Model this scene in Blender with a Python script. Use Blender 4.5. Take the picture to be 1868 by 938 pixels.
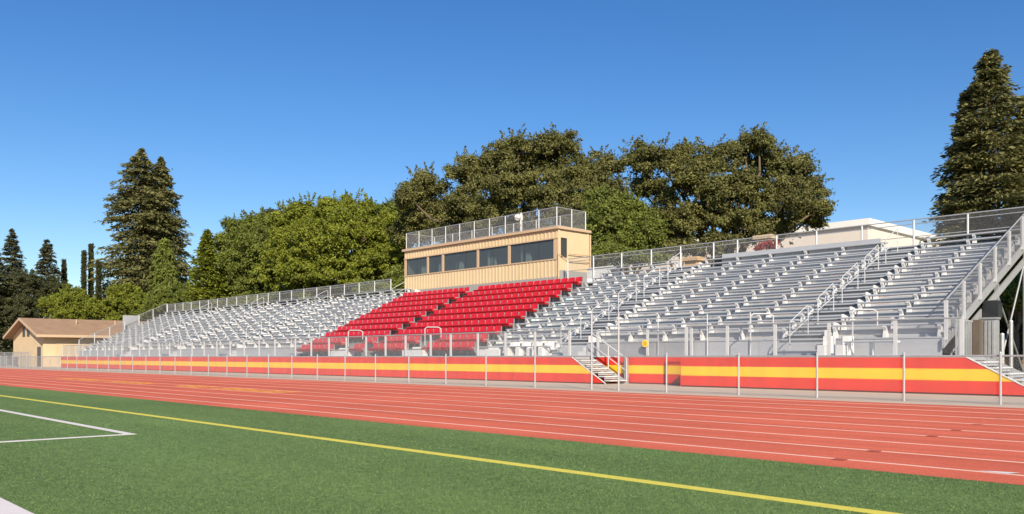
import bpy, math, random
import numpy as np
R = math.radians
random.seed(7)
for o in list(bpy.data.objects): bpy.data.objects.remove(o)
SC = bpy.context.scene
COL = SC.collection

# ------------------------------------------------------------------ camera
EYE = 1.05
YAW = R(46.6)
cam = bpy.data.cameras.new('camera'); camo = bpy.data.objects.new('camera', cam); COL.objects.link(camo)
camo.location = (0, 0, EYE); camo.rotation_euler = (R(90), 0, YAW)
cam.sensor_width = 36; cam.lens = 36 * 1548 / 1868; cam.shift_y = 182 / 1868
cam.clip_start = 0.05; cam.clip_end = 4000
SC.camera = camo

# ------------------------------------------------------------------ light
SUN_AZ = math.atan2(0.83, -0.56)      # clockwise from +Y: the low sun stands behind the camera, to the right
SUN_EL = R(31)
w = bpy.data.worlds.new('World'); SC.world = w; w.use_nodes = True
nt = w.node_tree; nt.nodes.clear()
out = nt.nodes.new('ShaderNodeOutputWorld'); bg = nt.nodes.new('ShaderNodeBackground')
sky = nt.nodes.new('ShaderNodeTexSky'); sky.sky_type = 'NISHITA'; sky.sun_disc = False
sky.sun_elevation = SUN_EL; sky.sun_rotation = SUN_AZ
sky.air_density = 1.0; sky.dust_density = 0.3; sky.ozone_density = 3.0; sky.altitude = 100
hs = nt.nodes.new('ShaderNodeHueSaturation'); hs.inputs['Saturation'].default_value = 1.30; hs.inputs['Value'].default_value = 1.0; hs.inputs['Hue'].default_value = 0.508
nt.links.new(sky.outputs[0], hs.inputs['Color']); nt.links.new(hs.outputs[0], bg.inputs[0])
nt.links.new(bg.outputs[0], out.inputs[0]); bg.inputs[1].default_value = 0.089
sl = bpy.data.lights.new('sun', 'SUN'); sl.energy = 4.8; sl.angle = R(0.5); sl.color = (1.0, 0.88, 0.70)
so = bpy.data.objects.new('sun', sl); COL.objects.link(so)
so.rotation_euler = (R(90) - SUN_EL, 0, math.pi - SUN_AZ); so.location = (40, -40, 60)
SC.view_settings.view_transform = 'Standard'; SC.view_settings.look = 'None'
SC.view_settings.exposure = 0.58; SC.view_settings.gamma = 1.0; SC.view_settings.use_curve_mapping = False

# ------------------------------------------------------------------ measuring helpers (a point seen in the photo -> a place)
S_, C_ = math.sin(YAW), math.cos(YAW)
def ray(x):
    t = (x - 934) / 1548.; return (-S_ + t * C_, C_ + t * S_)
def gnd(x, y):
    d = EYE * 1548. / (y - 651); a, b = ray(x); return (a * d, b * d)
def far(x, y, d):
    a, b = ray(x); return (a * d, b * d, EYE + (651 - y) / 1548. * d)

# ------------------------------------------------------------------ mesh helpers
class MB:
    def __init__(s): s.v = []; s.f = []; s.m = []
    def add(s, vs, fs, m=0):
        b = len(s.v); s.v.extend(vs)
        for f in fs: s.f.append([i + b for i in f]); s.m.append(m)
    def box(s, x0, x1, y0, y1, z0, z1, m=0):
        s.add([(x0,y0,z0),(x1,y0,z0),(x1,y1,z0),(x0,y1,z0),(x0,y0,z1),(x1,y0,z1),(x1,y1,z1),(x0,y1,z1)],
              [(3,2,1,0),(4,5,6,7),(0,1,5,4),(1,2,6,5),(2,3,7,6),(3,0,4,7)], m)
    def prism_x(s, poly, x0, x1, m=0):           # polygon in (y,z), extruded along x
        n = len(poly)
        s.add([(x0,)+tuple(p) for p in poly] + [(x1,)+tuple(p) for p in poly],
              [tuple(range(n-1,-1,-1)), tuple(range(n,2*n))] + [(i,(i+1)%n,n+(i+1)%n,n+i) for i in range(n)], m)
    def prism_y(s, poly, y0, y1, m=0):           # polygon in (x,z), extruded along y
        n = len(poly)
        s.add([(p[0],y0,p[1]) for p in poly] + [(p[0],y1,p[1]) for p in poly],
              [tuple(range(n)), tuple(range(2*n-1,n-1,-1))] + [((i+1)%n,i,n+i,n+(i+1)%n) for i in range(n)], m)
    def tube(s, p, q, r, n=6, r2=None, cap=True, m=0):
        p = np.array(p, float); q = np.array(q, float); d = q - p; L = np.linalg.norm(d)
        if L < 1e-6: return
        d /= L; u = np.cross(d, (0,0,1.) if abs(d[2]) < .9 else (1.,0,0)); u /= np.linalg.norm(u); v = np.cross(d, u)
        r2 = r if r2 is None else r2
        vs = []
        for c, rr in ((p, r), (q, r2)):
            for k in range(n):
                a = 2*math.pi*(k+.5)/n; vs.append(tuple(c + rr*(math.cos(a)*u + math.sin(a)*v)))
        fs = [(k,(k+1)%n,n+(k+1)%n,n+k) for k in range(n)]
        if cap: fs += [tuple(range(n-1,-1,-1)), tuple(range(n,2*n))]
        s.add(vs, fs, m)
    def path(s, pts, r, n=6, m=0):
        for a, b in zip(pts[:-1], pts[1:]): s.tube(a, b, r, n, m=m)
    def lathe(s, prof, cx, cy, n=16, m=0):
        vs = []; fs = []
        for r, z in prof:
            for k in range(n): a = 2*math.pi*k/n; vs.append((cx+r*math.cos(a), cy+r*math.sin(a), z))
        for i in range(len(prof)-1):
            for k in range(n): fs.append((i*n+k, i*n+(k+1)%n, (i+1)*n+(k+1)%n, (i+1)*n+k))
        fs += [tuple(range(n-1,-1,-1)), tuple(range((len(prof)-1)*n, len(prof)*n))]
        s.add(vs, fs, m)
    def build(s, name, mats, parent=None, loc=None, smooth=False):
        me = bpy.data.meshes.new(name); me.from_pydata([tuple(map(float, v)) for v in s.v], [], s.f)
        for mm in (mats if isinstance(mats, (list, tuple)) else [mats]): me.materials.append(mm)
        me.polygons.foreach_set('material_index', s.m)
        if smooth: me.polygons.foreach_set('use_smooth', [True]*len(s.f))
        me.update()
        o = bpy.data.objects.new(name, me); COL.objects.link(o)
        if parent: o.parent = parent
        if loc: o.location = loc
        return o
def tag(o, label=None, cat=None, group=None, kind=None):
    if label: o['label'] = label
    if cat: o['category'] = cat
    if group: o['group'] = group
    if kind: o['kind'] = kind
    return o
def empty(name, loc, label, cat, group=None, rz=0):
    o = bpy.data.objects.new(name, None); COL.objects.link(o); o.location = loc; o.rotation_euler.z = rz
    o.empty_display_size = .3
    return tag(o, label, cat, group)
class L:       # shift a builder to the local frame of a root
    pass

# chain link: two families of straight diagonal wires, as thin three-sided rods, on a (possibly sloping) strip.
# strip: origin p, horizontal direction u (unit), length, bottom offset function slope (dz per metre), height h
def wires(mb, p, u, length, h, slope=0., pitch=.065, r=.0027):
    p = np.array(p, float); u = np.array((u[0], u[1], slope), float); up = np.array((0,0,1.))
    nrm = np.array((-u[1], u[0], 0.)); nrm /= np.linalg.norm(nrm[:2])
    for sgn in (1, -1):
        a = -h
        while a < length:
            s0, s1 = (a, a+h) if sgn > 0 else (a+h, a)
            # wire from (s0, 0) to (s1, h); clip to 0..length
            t0, t1 = 0., 1.
            ds = s1 - s0
            for lim, s in ((0., -1), (length, 1)):
                v0 = s*(s0-lim); v1 = s*(s1-lim)
                if v0 > 0 and v1 > 0: t1 = -1; break
                if v0 > 0: t0 = max(t0, v0/(v0-v1))
                elif v1 > 0: t1 = min(t1, v0/(v0-v1))
            if t1 > t0 + .02:
                A = p + u*(s0+ds*t0) + up*h*t0 + nrm*.002*sgn; B = p + u*(s0+ds*t1) + up*h*t1 + nrm*.002*sgn
                mb.tube(A, B, r, 3, cap=False)
            a += pitch

# ------------------------------------------------------------------ materials
def mat(name, base, rough=.6, metal=0., var=.12, scale=3., var2=None, scale2=40., spec=.5, bump=0., bscale=60., coat=0., stretch=None, streak=None):
    m = bpy.data.materials.new(name); m.use_nodes = True; t = m.node_tree; n = t.nodes; l = t.links
    b = n['Principled BSDF']; b.inputs['Roughness'].default_value = rough; b.inputs['Metallic'].default_value = metal
    b.inputs['Specular IOR Level'].default_value = spec; b.inputs['Coat Weight'].default_value = coat
    tc = n.new('ShaderNodeTexCoord'); src = tc.outputs['Object']
    if stretch:
        mp = n.new('ShaderNodeMapping'); mp.inputs['Scale'].default_value = stretch; l.new(src, mp.inputs[0]); src = mp.outputs[0]
    n1 = n.new('ShaderNodeTexNoise'); n1.inputs['Scale'].default_value = scale; n1.inputs['Detail'].default_value = 4; l.new(src, n1.inputs[0])
    n2 = n.new('ShaderNodeTexNoise'); n2.inputs['Scale'].default_value = scale2; n2.inputs['Detail'].default_value = 2; l.new(src, n2.inputs[0])
    ad = n.new('ShaderNodeMath'); ad.operation = 'ADD'; l.new(n1.outputs[0], ad.inputs[0]); l.new(n2.outputs[0], ad.inputs[1])
    mr = n.new('ShaderNodeMapRange'); mr.inputs[1].default_value = .6; mr.inputs[2].default_value = 1.4
    l.new(ad.outputs[0], mr.inputs[0])
    mx = n.new('ShaderNodeMix'); mx.data_type = 'RGBA'; l.new(mr.outputs[0], mx.inputs[0])
    lo = var2 or tuple(c*(1-var) for c in base); hi = tuple(min(1, c*(1+var)) for c in base) if not var2 else base
    mx.inputs[6].default_value = (*lo, 1); mx.inputs[7].default_value = (*hi, 1)
    col = mx.outputs[2]
    for vec, sc_, lo_, hi_ in (streak or ()):
        mp2 = n.new('ShaderNodeMapping'); mp2.inputs['Scale'].default_value = vec; l.new(tc.outputs['Object'], mp2.inputs[0])
        n3 = n.new('ShaderNodeTexNoise'); n3.inputs['Scale'].default_value = sc_; n3.inputs['Detail'].default_value = 5; l.new(mp2.outputs[0], n3.inputs[0])
        r3 = n.new('ShaderNodeMapRange'); r3.inputs[1].default_value = .32; r3.inputs[2].default_value = .68; r3.inputs[3].default_value = lo_; r3.inputs[4].default_value = hi_; l.new(n3.outputs[0], r3.inputs[0])
        ml = n.new('ShaderNodeVectorMath'); ml.operation = 'SCALE'; l.new(col, ml.inputs[0]); l.new(r3.outputs[0], ml.inputs['Scale']); col = ml.outputs[0]
    l.new(col, b.inputs['Base Color'])
    if bump:
        bn = n.new('ShaderNodeTexNoise'); bn.inputs['Scale'].default_value = bscale; bn.inputs['Detail'].default_value = 3; l.new(src, bn.inputs[0])
        bp = n.new('ShaderNodeBump'); bp.inputs['Strength'].default_value = bump; bp.inputs['Distance'].default_value = .02
        l.new(bn.outputs[0], bp.inputs['Height']); l.new(bp.outputs[0], b.inputs['Normal'])
    return m
M = {}
M['alu']     = mat('mill_aluminium', (.43,.445,.475), .42, .2, .10, 1.2, scale2=14, stretch=(.25,3,3))
M['alu_lt']  = mat('bright_aluminium', (.64,.64,.64), .45, .1, .08, 4)
M['post']    = mat('white_aluminium_post', (.54,.55,.56), .45, .15, .08, 5)
M['galv']    = mat('galvanised_steel', (.43,.44,.45), .45, .4, .15, 8)
M['wire']    = mat('chain_link_wire', (.30,.305,.31), .5, .3, .1, 6)
M['steel']   = mat('grey_structural_steel', (.34,.35,.36), .5, .4, .15, 3)
M['red']     = mat('red_wall_paint', (.66,.036,.018), .5, 0, .12, 1.1, scale2=30, streak=(((1.6,1,.5),1.5,.86,1.06),))
M['yellow']  = mat('yellow_wall_paint', (.85,.52,.02), .5, 0, .06, 1.1, scale2=30, streak=(((1.6,1,.5),1.5,.90,1.04),))
M['step_shade'] = mat('shade_grey_step_box', (.20,.205,.215), .7)  # dark tone paints the shade in the gap below each step plank
M['backing'] = mat('dark_wall_backing', (.05,.02,.02), .8)
M['seat']    = mat('red_seat_plastic', (.50,.012,.018), .36, 0, .10, 3, scale2=25, coat=.15)
M['track']   = mat('red_track_rubber', (.66,.150,.085), .85, 0, .0, .5, (.56,.12,.068), 60, spec=.25, bump=.25, bscale=250, streak=(((.03,1.6,1),1.6,.86,1.10),((.5,.5,1),.5,.92,1.06),((1,1,1),55.,.80,1.16)))
M['tline']   = mat('white_track_paint', (.74,.50,.42), .8, 0, .12, 6)
M['mark']    = mat('dark_lane_mark', (.36,.09,.06), .8)
M['orange']  = mat('worn_orange_paint', (.80,.36,.05), .8, 0, .0, 2.5, (.72,.22,.06), 9)
M['turf']    = mat('green_turf', (.180,.268,.092), .9, 0, .0, .22, (.110,.195,.062), 70, spec=.15, bump=.8, bscale=160, streak=(((.12,.7,1),1.,.80,1.14),((1,1,1),9.,.84,1.12),((1,1,1),45.,.72,1.25)))
M['yline']   = mat('yellow_turf_line', (.62,.55,.10), .9, 0, .10, 8, spec=.1)
M['wline']   = mat('white_turf_line', (.66,.62,.62), .9, 0, .08, 8, spec=.1)
M['conc']    = mat('pale_concrete', (.48,.40,.32), .85, 0, .12, 1.3, scale2=25, bump=.2)
M['earth']   = mat('dry_ground', (.20,.17,.10), .95, 0, .25, .15, (.11,.13,.05), 3)
M['cream']   = mat('cream_siding', (.60,.46,.285), .65, 0, .07, 1.5)
M['creamtr'] = mat('pinkish_cream_trim', (.50,.36,.235), .6, 0, .06, 3)
M['roofm']   = mat('flat_roof_grey', (.30,.29,.28), .8)
M['concgrey']= mat('grey_sill', (.30,.29,.28), .7, 0, .1)
M['frame']   = mat('dark_window_frame', (.07,.07,.075), .4, .3)
M['white']   = mat('white_paint', (.78,.78,.77), .5, 0, .04)
M['intr']    = mat('interior_wall', (.40,.33,.25), .8, 0, .2, 1)
M['tile']    = mat('brown_roof_shingle', (.30,.19,.115), .9, 0, .2, 1.2, scale2=12, bump=.3, bscale=20)
M['stucco']  = mat('warm_stucco', (.57,.44,.275), .85, 0, .1, 1)
M['gymw']    = mat('pale_gym_wall', (.74,.66,.58), .8, 0, .05, .4)
M['gymr']    = mat('white_gym_roof', (.78,.76,.72), .7, 0, .04, .4)
M['tan']     = mat('tan_stucco', (.60,.38,.18), .85, 0, .12, 1.5)
M['brown']   = mat('weathered_brown_board', (.12,.095,.075), .8)
M['dark']    = mat('dark_opening', (.025,.025,.022), .8)
M['black']   = mat('black_plastic', (.02,.022,.025), .45)
M['bin']     = mat('blue_grey_bin', (.10,.15,.20), .5)
M['bark']    = mat('grey_brown_bark', (.13,.095,.065), .95, 0, .3, 3, bump=.5, bscale=12, stretch=(1,1,.3))
M['rbark']   = mat('reddish_bark', (.17,.09,.055), .95, 0, .3, 3, bump=.5, bscale=12, stretch=(1,1,.25))
M['sign']    = mat('orange_sign_face', (.85,.33,.03), .5)
M['signy']   = mat('yellow_sign_face', (.85,.62,.05), .5)
def glass():
    m = bpy.data.materials.new('tinted_glass'); m.use_nodes = True; t = m.node_tree; n = t.nodes; l = t.links
    b = n['Principled BSDF']; b.inputs['Base Color'].default_value = (.22,.25,.27,1); b.inputs['Metallic'].default_value = .4; b.inputs['Roughness'].default_value = .05
    b.inputs['IOR'].default_value = 1.6
    tr = n.new('ShaderNodeBsdfTransparent'); tr.inputs[0].default_value = (.75,.8,.8,1)
    mx = n.new('ShaderNodeMixShader'); mx.inputs[0].default_value = .30
    l.new(tr.outputs[0], mx.inputs[1]); l.new(b.outputs[0], mx.inputs[2]); l.new(mx.outputs[0], n['Material Output'].inputs[0])
    return m
M['glass'] = glass()
def leaf_mat(name, c0, c1, trans=.25):
    m = bpy.data.materials.new(name); m.use_nodes = True; t = m.node_tree; n = t.nodes; l = t.links
    b = n['Principled BSDF']; b.inputs['Roughness'].default_value = .6; b.inputs['Specular IOR Level'].default_value = .25
    at = n.new('ShaderNodeAttribute'); at.attribute_name = 'tint'
    mx = n.new('ShaderNodeMix'); mx.data_type = 'RGBA'; l.new(at.outputs['Fac'], mx.inputs[0])
    mx.inputs[6].default_value = (*c0,1); mx.inputs[7].default_value = (*c1,1); l.new(mx.outputs[2], b.inputs['Base Color'])
    tl = n.new('ShaderNodeBsdfTranslucent'); l.new(mx.outputs[2], tl.inputs[0])
    ms = n.new('ShaderNodeMixShader'); ms.inputs[0].default_value = trans
    l.new(b.outputs[0], ms.inputs[1]); l.new(tl.outputs[0], ms.inputs[2]); l.new(ms.outputs[0], n['Material Output'].inputs[0])
    return m
M['fibre']    = leaf_mat('turf_fibre_green', (.150,.235,.080), (.195,.288,.100), .3)
M['lf_lime']  = leaf_mat('bright_olive_leaves', (.11,.135,.018), (.29,.325,.040), .35)
M['lf_mid']   = leaf_mat('mid_green_leaves', (.072,.095,.020), (.215,.25,.045), .3)
M['lf_oak']   = leaf_mat('dark_oak_leaves', (.050,.056,.020), (.25,.245,.075), .3)
M['lf_red']   = leaf_mat('redwood_needles', (.070,.078,.032), (.265,.255,.095), .25)
M['lf_con']   = leaf_mat('blue_green_needles', (.042,.050,.032), (.14,.145,.075), .2)
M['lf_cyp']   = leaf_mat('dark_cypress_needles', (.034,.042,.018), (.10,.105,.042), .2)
M['lf_flow']  = leaf_mat('red_flowers', (.20,.012,.02), (.40,.03,.04))

# ------------------------------------------------------------------ ground
def sheet(name, x0, x1, y0, y1, z, m, label=None, cat=None, kind='structure'):
    b = MB(); b.add([(x0,y0,z),(x1,y0,z),(x1,y1,z),(x0,y1,z)], [(0,1,2,3)])
    return tag(b.build(name, m), label, cat, None, kind)
sheet('ground', -1500, 1500, -1500, 1500, 0, M['earth'], 'dry ground with sparse grass around the stadium', 'ground')
sheet('turf_field', -220, 60, -70, 7.75, .008, M['turf'], 'green artificial turf sports field in front of the track', 'field')
sheet('running_track', -220, 60, 7.75, 19.35, .008, M['track'], 'coral red running track with white lane lines', 'running track')
sheet('concrete_path', -220, 60, 19.35, 27.2, .008, M['conc'], 'pale concrete path between the track and the striped wall', 'path')
b = MB()
for y in (8.36, 9.38, 10.46, 11.66, 12.83, 14.26, 15.71, 17.2, 18.58):
    b.box(-220, 60, y-.025, y+.025, .009, .012)
tag(b.build('lane_lines', M['tline']), 'thin white lane lines along the red track', 'lane lines', None, 'structure')
b = MB()
for px, py in ((1822,764.5),(1785,776),(1746,786.5),(1701.5,797.5),(1595,825),(1533,840.5)):
    x, y = gnd(px, py); b.box(x-.07, x+.06, y-.06, y+.05, .013, .016)
tag(b.build('lane_marks', M['mark']), 'small dark marks interrupting the lane lines', 'lane marks', None, 'structure')
x, y = gnd(1819, 864); b = MB(); b.prism_y([(x-.10,0),(x+.05,0),(x+.05,.001)], y, y+.001)
b = MB(); b.add([(x-.16,y-.03,.014),(x+.10,y-.05,.014),(x+.16,y+.10,.014),(x-.02,y+.05,.014)], [(0,1,2,3)])
tag(b.build('start_mark', M['wline']), 'small white painted tick on the innermost lane line', 'track mark', None, 'structure')
b = MB()                                            # worn orange stencil lettering, unreadable at this distance
rs = random.Random(3)
for x0, x1 in ((-44.6,-39.0),(-37.6,-32.6),(-30.6,-28.0),(-26.9,-22.0)):
    x = x0
    while x < x1 - .4:
        wl = .62 + rs.random()*.2; y0 = 12.95 - (x+44.6)*.012
        for k in range(3):
            yy = y0 - k*.36
            if rs.random() < .92: b.box(x, x+wl, yy-.27, yy, .0125, .0150)
            if k < 2:
                for xx in (x, x+wl-.16):
                    if rs.random() < .75: b.box(xx, xx+.16, yy-.36, yy-.27, .0125, .0150)
        x += wl + .22
tag(b.build('track_lettering', M['orange']), 'worn orange lettering painted along the middle lanes of the track', 'track lettering', None, 'structure')
b = MB(); b.box(-220, 60, 5.60, 5.73, .009, .013)
tag(b.build('yellow_line', M['yline']), 'long yellow boundary line on the green turf', 'field line', None, 'structure')
b = MB(); b.box(-60, -11.75, 4.06, 4.17, .009, .0125); b.box(-11.87, -11.75, -30, 4.06, .009, .0125); 
tag(b.build('white_line', M['wline']), 'white painted lines meeting at a corner on the turf', 'field line', None, 'structure')
b = MB(); b.box(-220, 60, 1.0, 1.55, .014, .018)
tag(b.build('sideline', M['wline']), 'broad white sideline band near the camera', 'field line', None, 'structure')

rg = np.random.default_rng(5)
def turf_fibres(n=420000):
    d = 1/(rg.uniform(1/45., 1/3.6, n)); th = rg.uniform(-.75, .80, n)          # polar scatter, thinning with distance
    ax = YAW - th; x = -np.sin(ax)*d; y = np.cos(ax)*d
    k = (y > 1.57) & (y < 7.72) & ~((y > 5.585) & (y < 5.745)) & ~((x < -11.73) & (y > 4.05) & (y < 4.18)) & ~((x > -11.89) & (x < -11.73) & (y < 4.1))
    x = x[k]; y = y[k]; d = d[k]; n = len(x); a = rg.uniform(0, 6.283, n); hgt = rg.uniform(.006, .015, n); wd = rg.uniform(.0016, .0030, n)*np.clip(d/6, .8, 2.4)
    ln = rg.normal(size=(n,2))*.012; V = np.empty((n,3,3), np.float32)
    V[:,0] = np.stack([x-np.cos(a)*wd, y-np.sin(a)*wd, np.full(n,.008)],1); V[:,1] = np.stack([x+np.cos(a)*wd, y+np.sin(a)*wd, np.full(n,.008)],1)
    V[:,2] = np.stack([x+ln[:,0], y+ln[:,1], .008+hgt],1)
    me = bpy.data.meshes.new('turf_fibres'); me.vertices.add(n*3); me.vertices.foreach_set('co', V.ravel())
    me.loops.add(n*3); me.loops.foreach_set('vertex_index', np.arange(n*3, dtype=np.int32)); me.polygons.add(n)
    me.polygons.foreach_set('loop_start', np.arange(0, n*3, 3, dtype=np.int32)); me.polygons.foreach_set('loop_total', np.full(n, 3, np.int32))
    at = me.attributes.new('tint', 'FLOAT', 'FACE'); at.data.foreach_set('value', rg.uniform(0, 1, n).astype(np.float32))
    me.materials.append(M['fibre']); me.update(calc_edges=True)
    o = bpy.data.objects.new('turf_fibres', me); COL.objects.link(o)
    tag(o, 'short green synthetic grass fibres of the near turf', 'grass', None, 'stuff')
turf_fibres()

# ------------------------------------------------------------------ grandstand
ROW, RISE, Y0, Z0, NR = .61, .28, 26.35, 1.65, 14
ZD = 1.08                       # walkway deck
YB = Y0 + ROW*NR                # back of the stand
GS = empty('grandstand', (-49.5, 30, 0), 'long aluminium bleacher grandstand with a raised front walkway and stepped rows', 'grandstand')
GSO = (49.5, -30, 0)
def gs(mb, name, m, parent=None, **k):           # a part of the grandstand, built in world coordinates
    o = mb.build(name, m, parent or GS, **k)
    if parent is None: o.location = GSO
    return o
def nose(k): return Y0 + ROW*k, Z0 + RISE*k
SECT = [(-13.05,-9.55),(-23.25,-14.6),(-29.3,-24.8),(-55.4,-46.95),(-65.6,-56.9),(-75.8,-67.1),(-89.6,-77.3)]
AISLE = [(-14.6,-13.05),(-24.8,-23.25),(-46.95,-45.7),(-56.9,-55.4),(-67.1,-65.6),(-77.3,-75.8)]
XL, XR = -89.7, -9.4
# walkway
b = MB()
for x0, x1, y0 in ((XL,-22.72,24.78),(-22.72,-17.5,26.13),(-17.5,XR+1.1,24.78)):
    yy = y0
    while yy < Y0 - .02:
        y1 = min(yy+.25, Y0-.004); b.box(x0+.002, x1-.002, yy, y1-.012, ZD-.05, ZD); yy += .25
gs(b, 'walkway_deck', M['alu'])
# stepped decks (benches right and left of the red block)
for x0, x1, low in ((-29.45,-9.45,False),(-89.7,-45.7,False)):
    b = MB()
    for k in range(NR):
        y, z = nose(k)
        b.box(x0, x1, y-.015, y+ROW*.5-.008, z-.045, z); b.box(x0, x1, y+ROW*.5+.002, y+ROW-.02, z-.045, z)
        if k:
            zl = z-RISE
            b.box(x0, x1, y+.004, y+.03, zl+.004, zl+.112); b.box(x0, x1, y+.004, y+.03, zl+.124, z-.05)
    gs(b, 'stepped_deck', M['alu'])
    b = MB()
    n = int((x1-x0)/1.9); dx = (x1-x0)/n
    for i in range(n):
        b.box(x0+i*dx+.006, x0+(i+1)*dx-.006, Y0+.006, Y0+.036, ZD+.004, Z0-.05)
    gs(b, 'front_panel', M['alu'])
# benches and their brackets
def bench(x0, x1, k):
    y, z = nose(k); b = MB()
    b.prism_x([(y+.37,z+.385),(y+.385,z+.375),(y+.65,z+.375),(y+.65,z+.43),(y+.385,z+.43),(y+.37,z+.42)], x0, x1)
    return gs(b, 'bench', M['alu'])
def bracket_mb(b, x, k):
    y, z = nose(k)
    b.prism_x([(y+.36,z+.374),(y+.36,z+.33),(y+.43,z+.22),(y+.40,z+.14),(y+.36,z+.002),(y+.585,z+.002),(y+.60,z+.10),(y+.56,z+.24),(y+.53,z+.374)], x-.05, x+.05)
cols = []
for (x0, x1) in SECT:
    n = max(1, round((x1-x0)/1.68)); cols.append([x0+.12+(x1-x0-.24)*i/n for i in range(n+1)])
allb = []
bench_of = {}
for si, (x0, x1) in enumerate(SECT):
    ks = range(NR) if si != 2 else range(-2, NR)
    for k in ks:
        bench_of[si,k] = bench(x0, x1, k)
        for x in cols[si]: allb.append((x*x + nose(k)[0]**2, x, k, si))
allb.sort()
for d, x, k, si in allb[:100]:
    b = MB(); bracket_mb(b, x, k)
    o = b.build('bracket', M['alu_lt'], bench_of[si,k])
b = MB()
for d, x, k, si in allb[100:]: bracket_mb(b, x, k)
tag(gs(b, 'bracket_rows', M['alu_lt']), 'rows of small bright brackets under the farther benches', kind='stuff')
b = MB()      # extra low rows in front of the section right of the red seats
for k in (-2,-1):
    y, z = nose(k); b.box(-29.3,-24.8, y-.01, y+ROW-.02, max(z-.045, ZD+.004), z+.008); 
gs(b, 'low_tread', M['alu'])
# aisle steps
for x0, x1 in AISLE:
    for k in range(NR):
        y, z = nose(k)
        b = MB(); zt = z+RISE*.5+.02
        b.box(x0+.03, x1-.035, y+ROW-.42, y+ROW-.002, zt-.05, zt); b.box(x0+.05, x1-.05, y+ROW-.34, y+ROW-.02, z+.003, zt-.052, 2)
        b.box(x0+.02, x1-.035, y-.06, y-.018, z-.05, z+.002)
        b.prism_x([(y+.0,z+.003),(y+ROW-.003,z+.003),(y+ROW-.003,zt),(y+.12,z+RISE-.01),(y+.0,z+RISE-.01)], x1-.033, x1-.003, 1)  # right end plate in brighter metal: sunlit side painted into the colour
        gs(b, 'aisle_step', [M['alu'], M['alu_lt'], M['step_shade']])
    b = MB()
    for j, (yy, zz) in enumerate(((25.72,1.27),(26.03,1.46))):
        b.box(x0+.03, x1-.03, yy, Y0-.004, ZD+.003 if j == 0 else 1.272, zz)
    gs(b, 'front_steps', M['alu'])
# red block deck
RROW, RRISE, RY0, RNR = .825, .386, 25.05, 10
def rnose(j): return RY0 + RROW*j, ZD + RRISE*j
b = MB()
for j in range(1, RNR+1):
    y, z = rnose(j)
    b.box(-45.65,-29.5, y-.015, y+RROW-.02, z-.045, z)
    b.box(-45.65,-29.5, y+.004, y+.03, z-RRISE+.004, z-.05)
b.box(-45.65,-29.5, y+RROW-.018, YB+.04, z-.045, z)
gs(b, 'stepped_deck', M['steel'])
for j in range(RNR-1):
    y, z = rnose(j); b = MB(); b.box(-38.72,-38.05, y+RROW-.40, y+RROW-.002, z+.012, z+RRISE*.5)
    gs(b, 'aisle_step', M['steel'])
# white platforms in the front gaps of the red block
for x0, x1 in ((-41.75,-39.95),(-34.8,-33.1),(-28.9,-27.6)):
    b = MB(); b.box(x0, x1, 25.3, 25.95, ZD+.004, ZD+.30); b.box(x0, x1, 25.953, 26.35, ZD+.004, ZD+.46)
    gs(b, 'white_platform', M['white'])
# white low step boxes at the foot of the grey sections
for x in (-27.2,-26.5,-25.8,-25.1,-12.7,-12.1):
    b = MB(); b.box(x-.12, x+.12, 25.35, 25.75, ZD+.004, ZD+.34); b.box(x-.12, x+.12, 25.753, 26.1, ZD+.004, ZD+.62); gs(b, 'step_box', M['white'])
b = MB(); b.box(-12.0,-10.4,25.45,25.72,ZD+.40,ZD+.45)
for x in (-11.9,-11.2,-10.5): b.box(x-.03,x+.03,25.5,25.68,ZD+.004,ZD+.398)
gs(b, 'low_bench', M['white'])
# guardrails: posts, rails and wire as sub-parts
def guard(name, pts, h, zf, post_r=None, mesh=True, rails=(1.,), box=True, wire_from=.06, label=None):
    """pts: list of (x,y) where posts stand; zf(x,y): floor there"""
    b = MB()
    P = [np.array((x, y, zf(x,y))) for x, y in pts]
    for a, c in zip(P[:-1], P[1:]):
        for q in rails: b.tube(a+(0,0,h*q), c+(0,0,h*q), .024 if q == 1. else .017, 6)
    top = gs(b, name, M['galv'])
    if label: top['label'] = label
    for p in P:
        m = MB()
        if box: m.box(p[0]-.05, p[0]+.05, p[1]-.03, p[1]+.03, p[2]-.10, p[2]+h-.026)
        else: m.tube(p-(0,0,.02), p+(0,0,h-.02), post_r or .03, 8)
        m.build('post', M['post'], top)
    if mesh:
        m = MB()
        for a, c in zip(P[:-1], P[1:]):
            d = c-a; ln = math.hypot(d[0], d[1]); u = (d[0]/ln, d[1]/ln)
            wires(m, a+(0,0,wire_from), u, ln, h-wire_from-.03, d[2]/ln)
        m.build('wire_mesh', M['wire'], top)
    return top
front_x = [-89.6+2.02*i for i in range(22)] + [-44.7,-42.9,-41.0,-39.24,-37.35,-35.6,-33.9,-31.9,-30.4,-28.5,-26.7,-24.9,-22.95]
front_x = sorted(set(x for x in front_x if x < -22.9 and (x < -45.9 or x > -44.8)))
zdk = lambda x, y: ZD
guard('front_guardrail', [(x, 24.86) for x in front_x], 1.04, zdk)
guard('front_guardrail', [(-22.6,26.17),(-20.1,26.17),(-18.1,26.17)], 1.04, zdk)
guard('front_guardrail', [(x, 24.86) for x in (-17.4,-15.75,-13.99,-12.19,-10.19,-8.4)], 1.04, zdk)
back_x = [-89.6+2.01*i for i in range(41)]
back_x = [x for x in back_x if x < -48.3] , [-32.4,-30.5,-28.54,-26.6,-24.8,-22.9,-21.6,-19.6,-17.7,-15.7,-13.6,-11.6,-9.45]
zb = lambda x, y: Z0 + RISE*(NR-1)
for xs in back_x: guard('back_guardrail', [(x, YB+.06) for x in xs], 1.24, zb, rails=(1.,.86,.45), box=False, post_r=.04)
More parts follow.
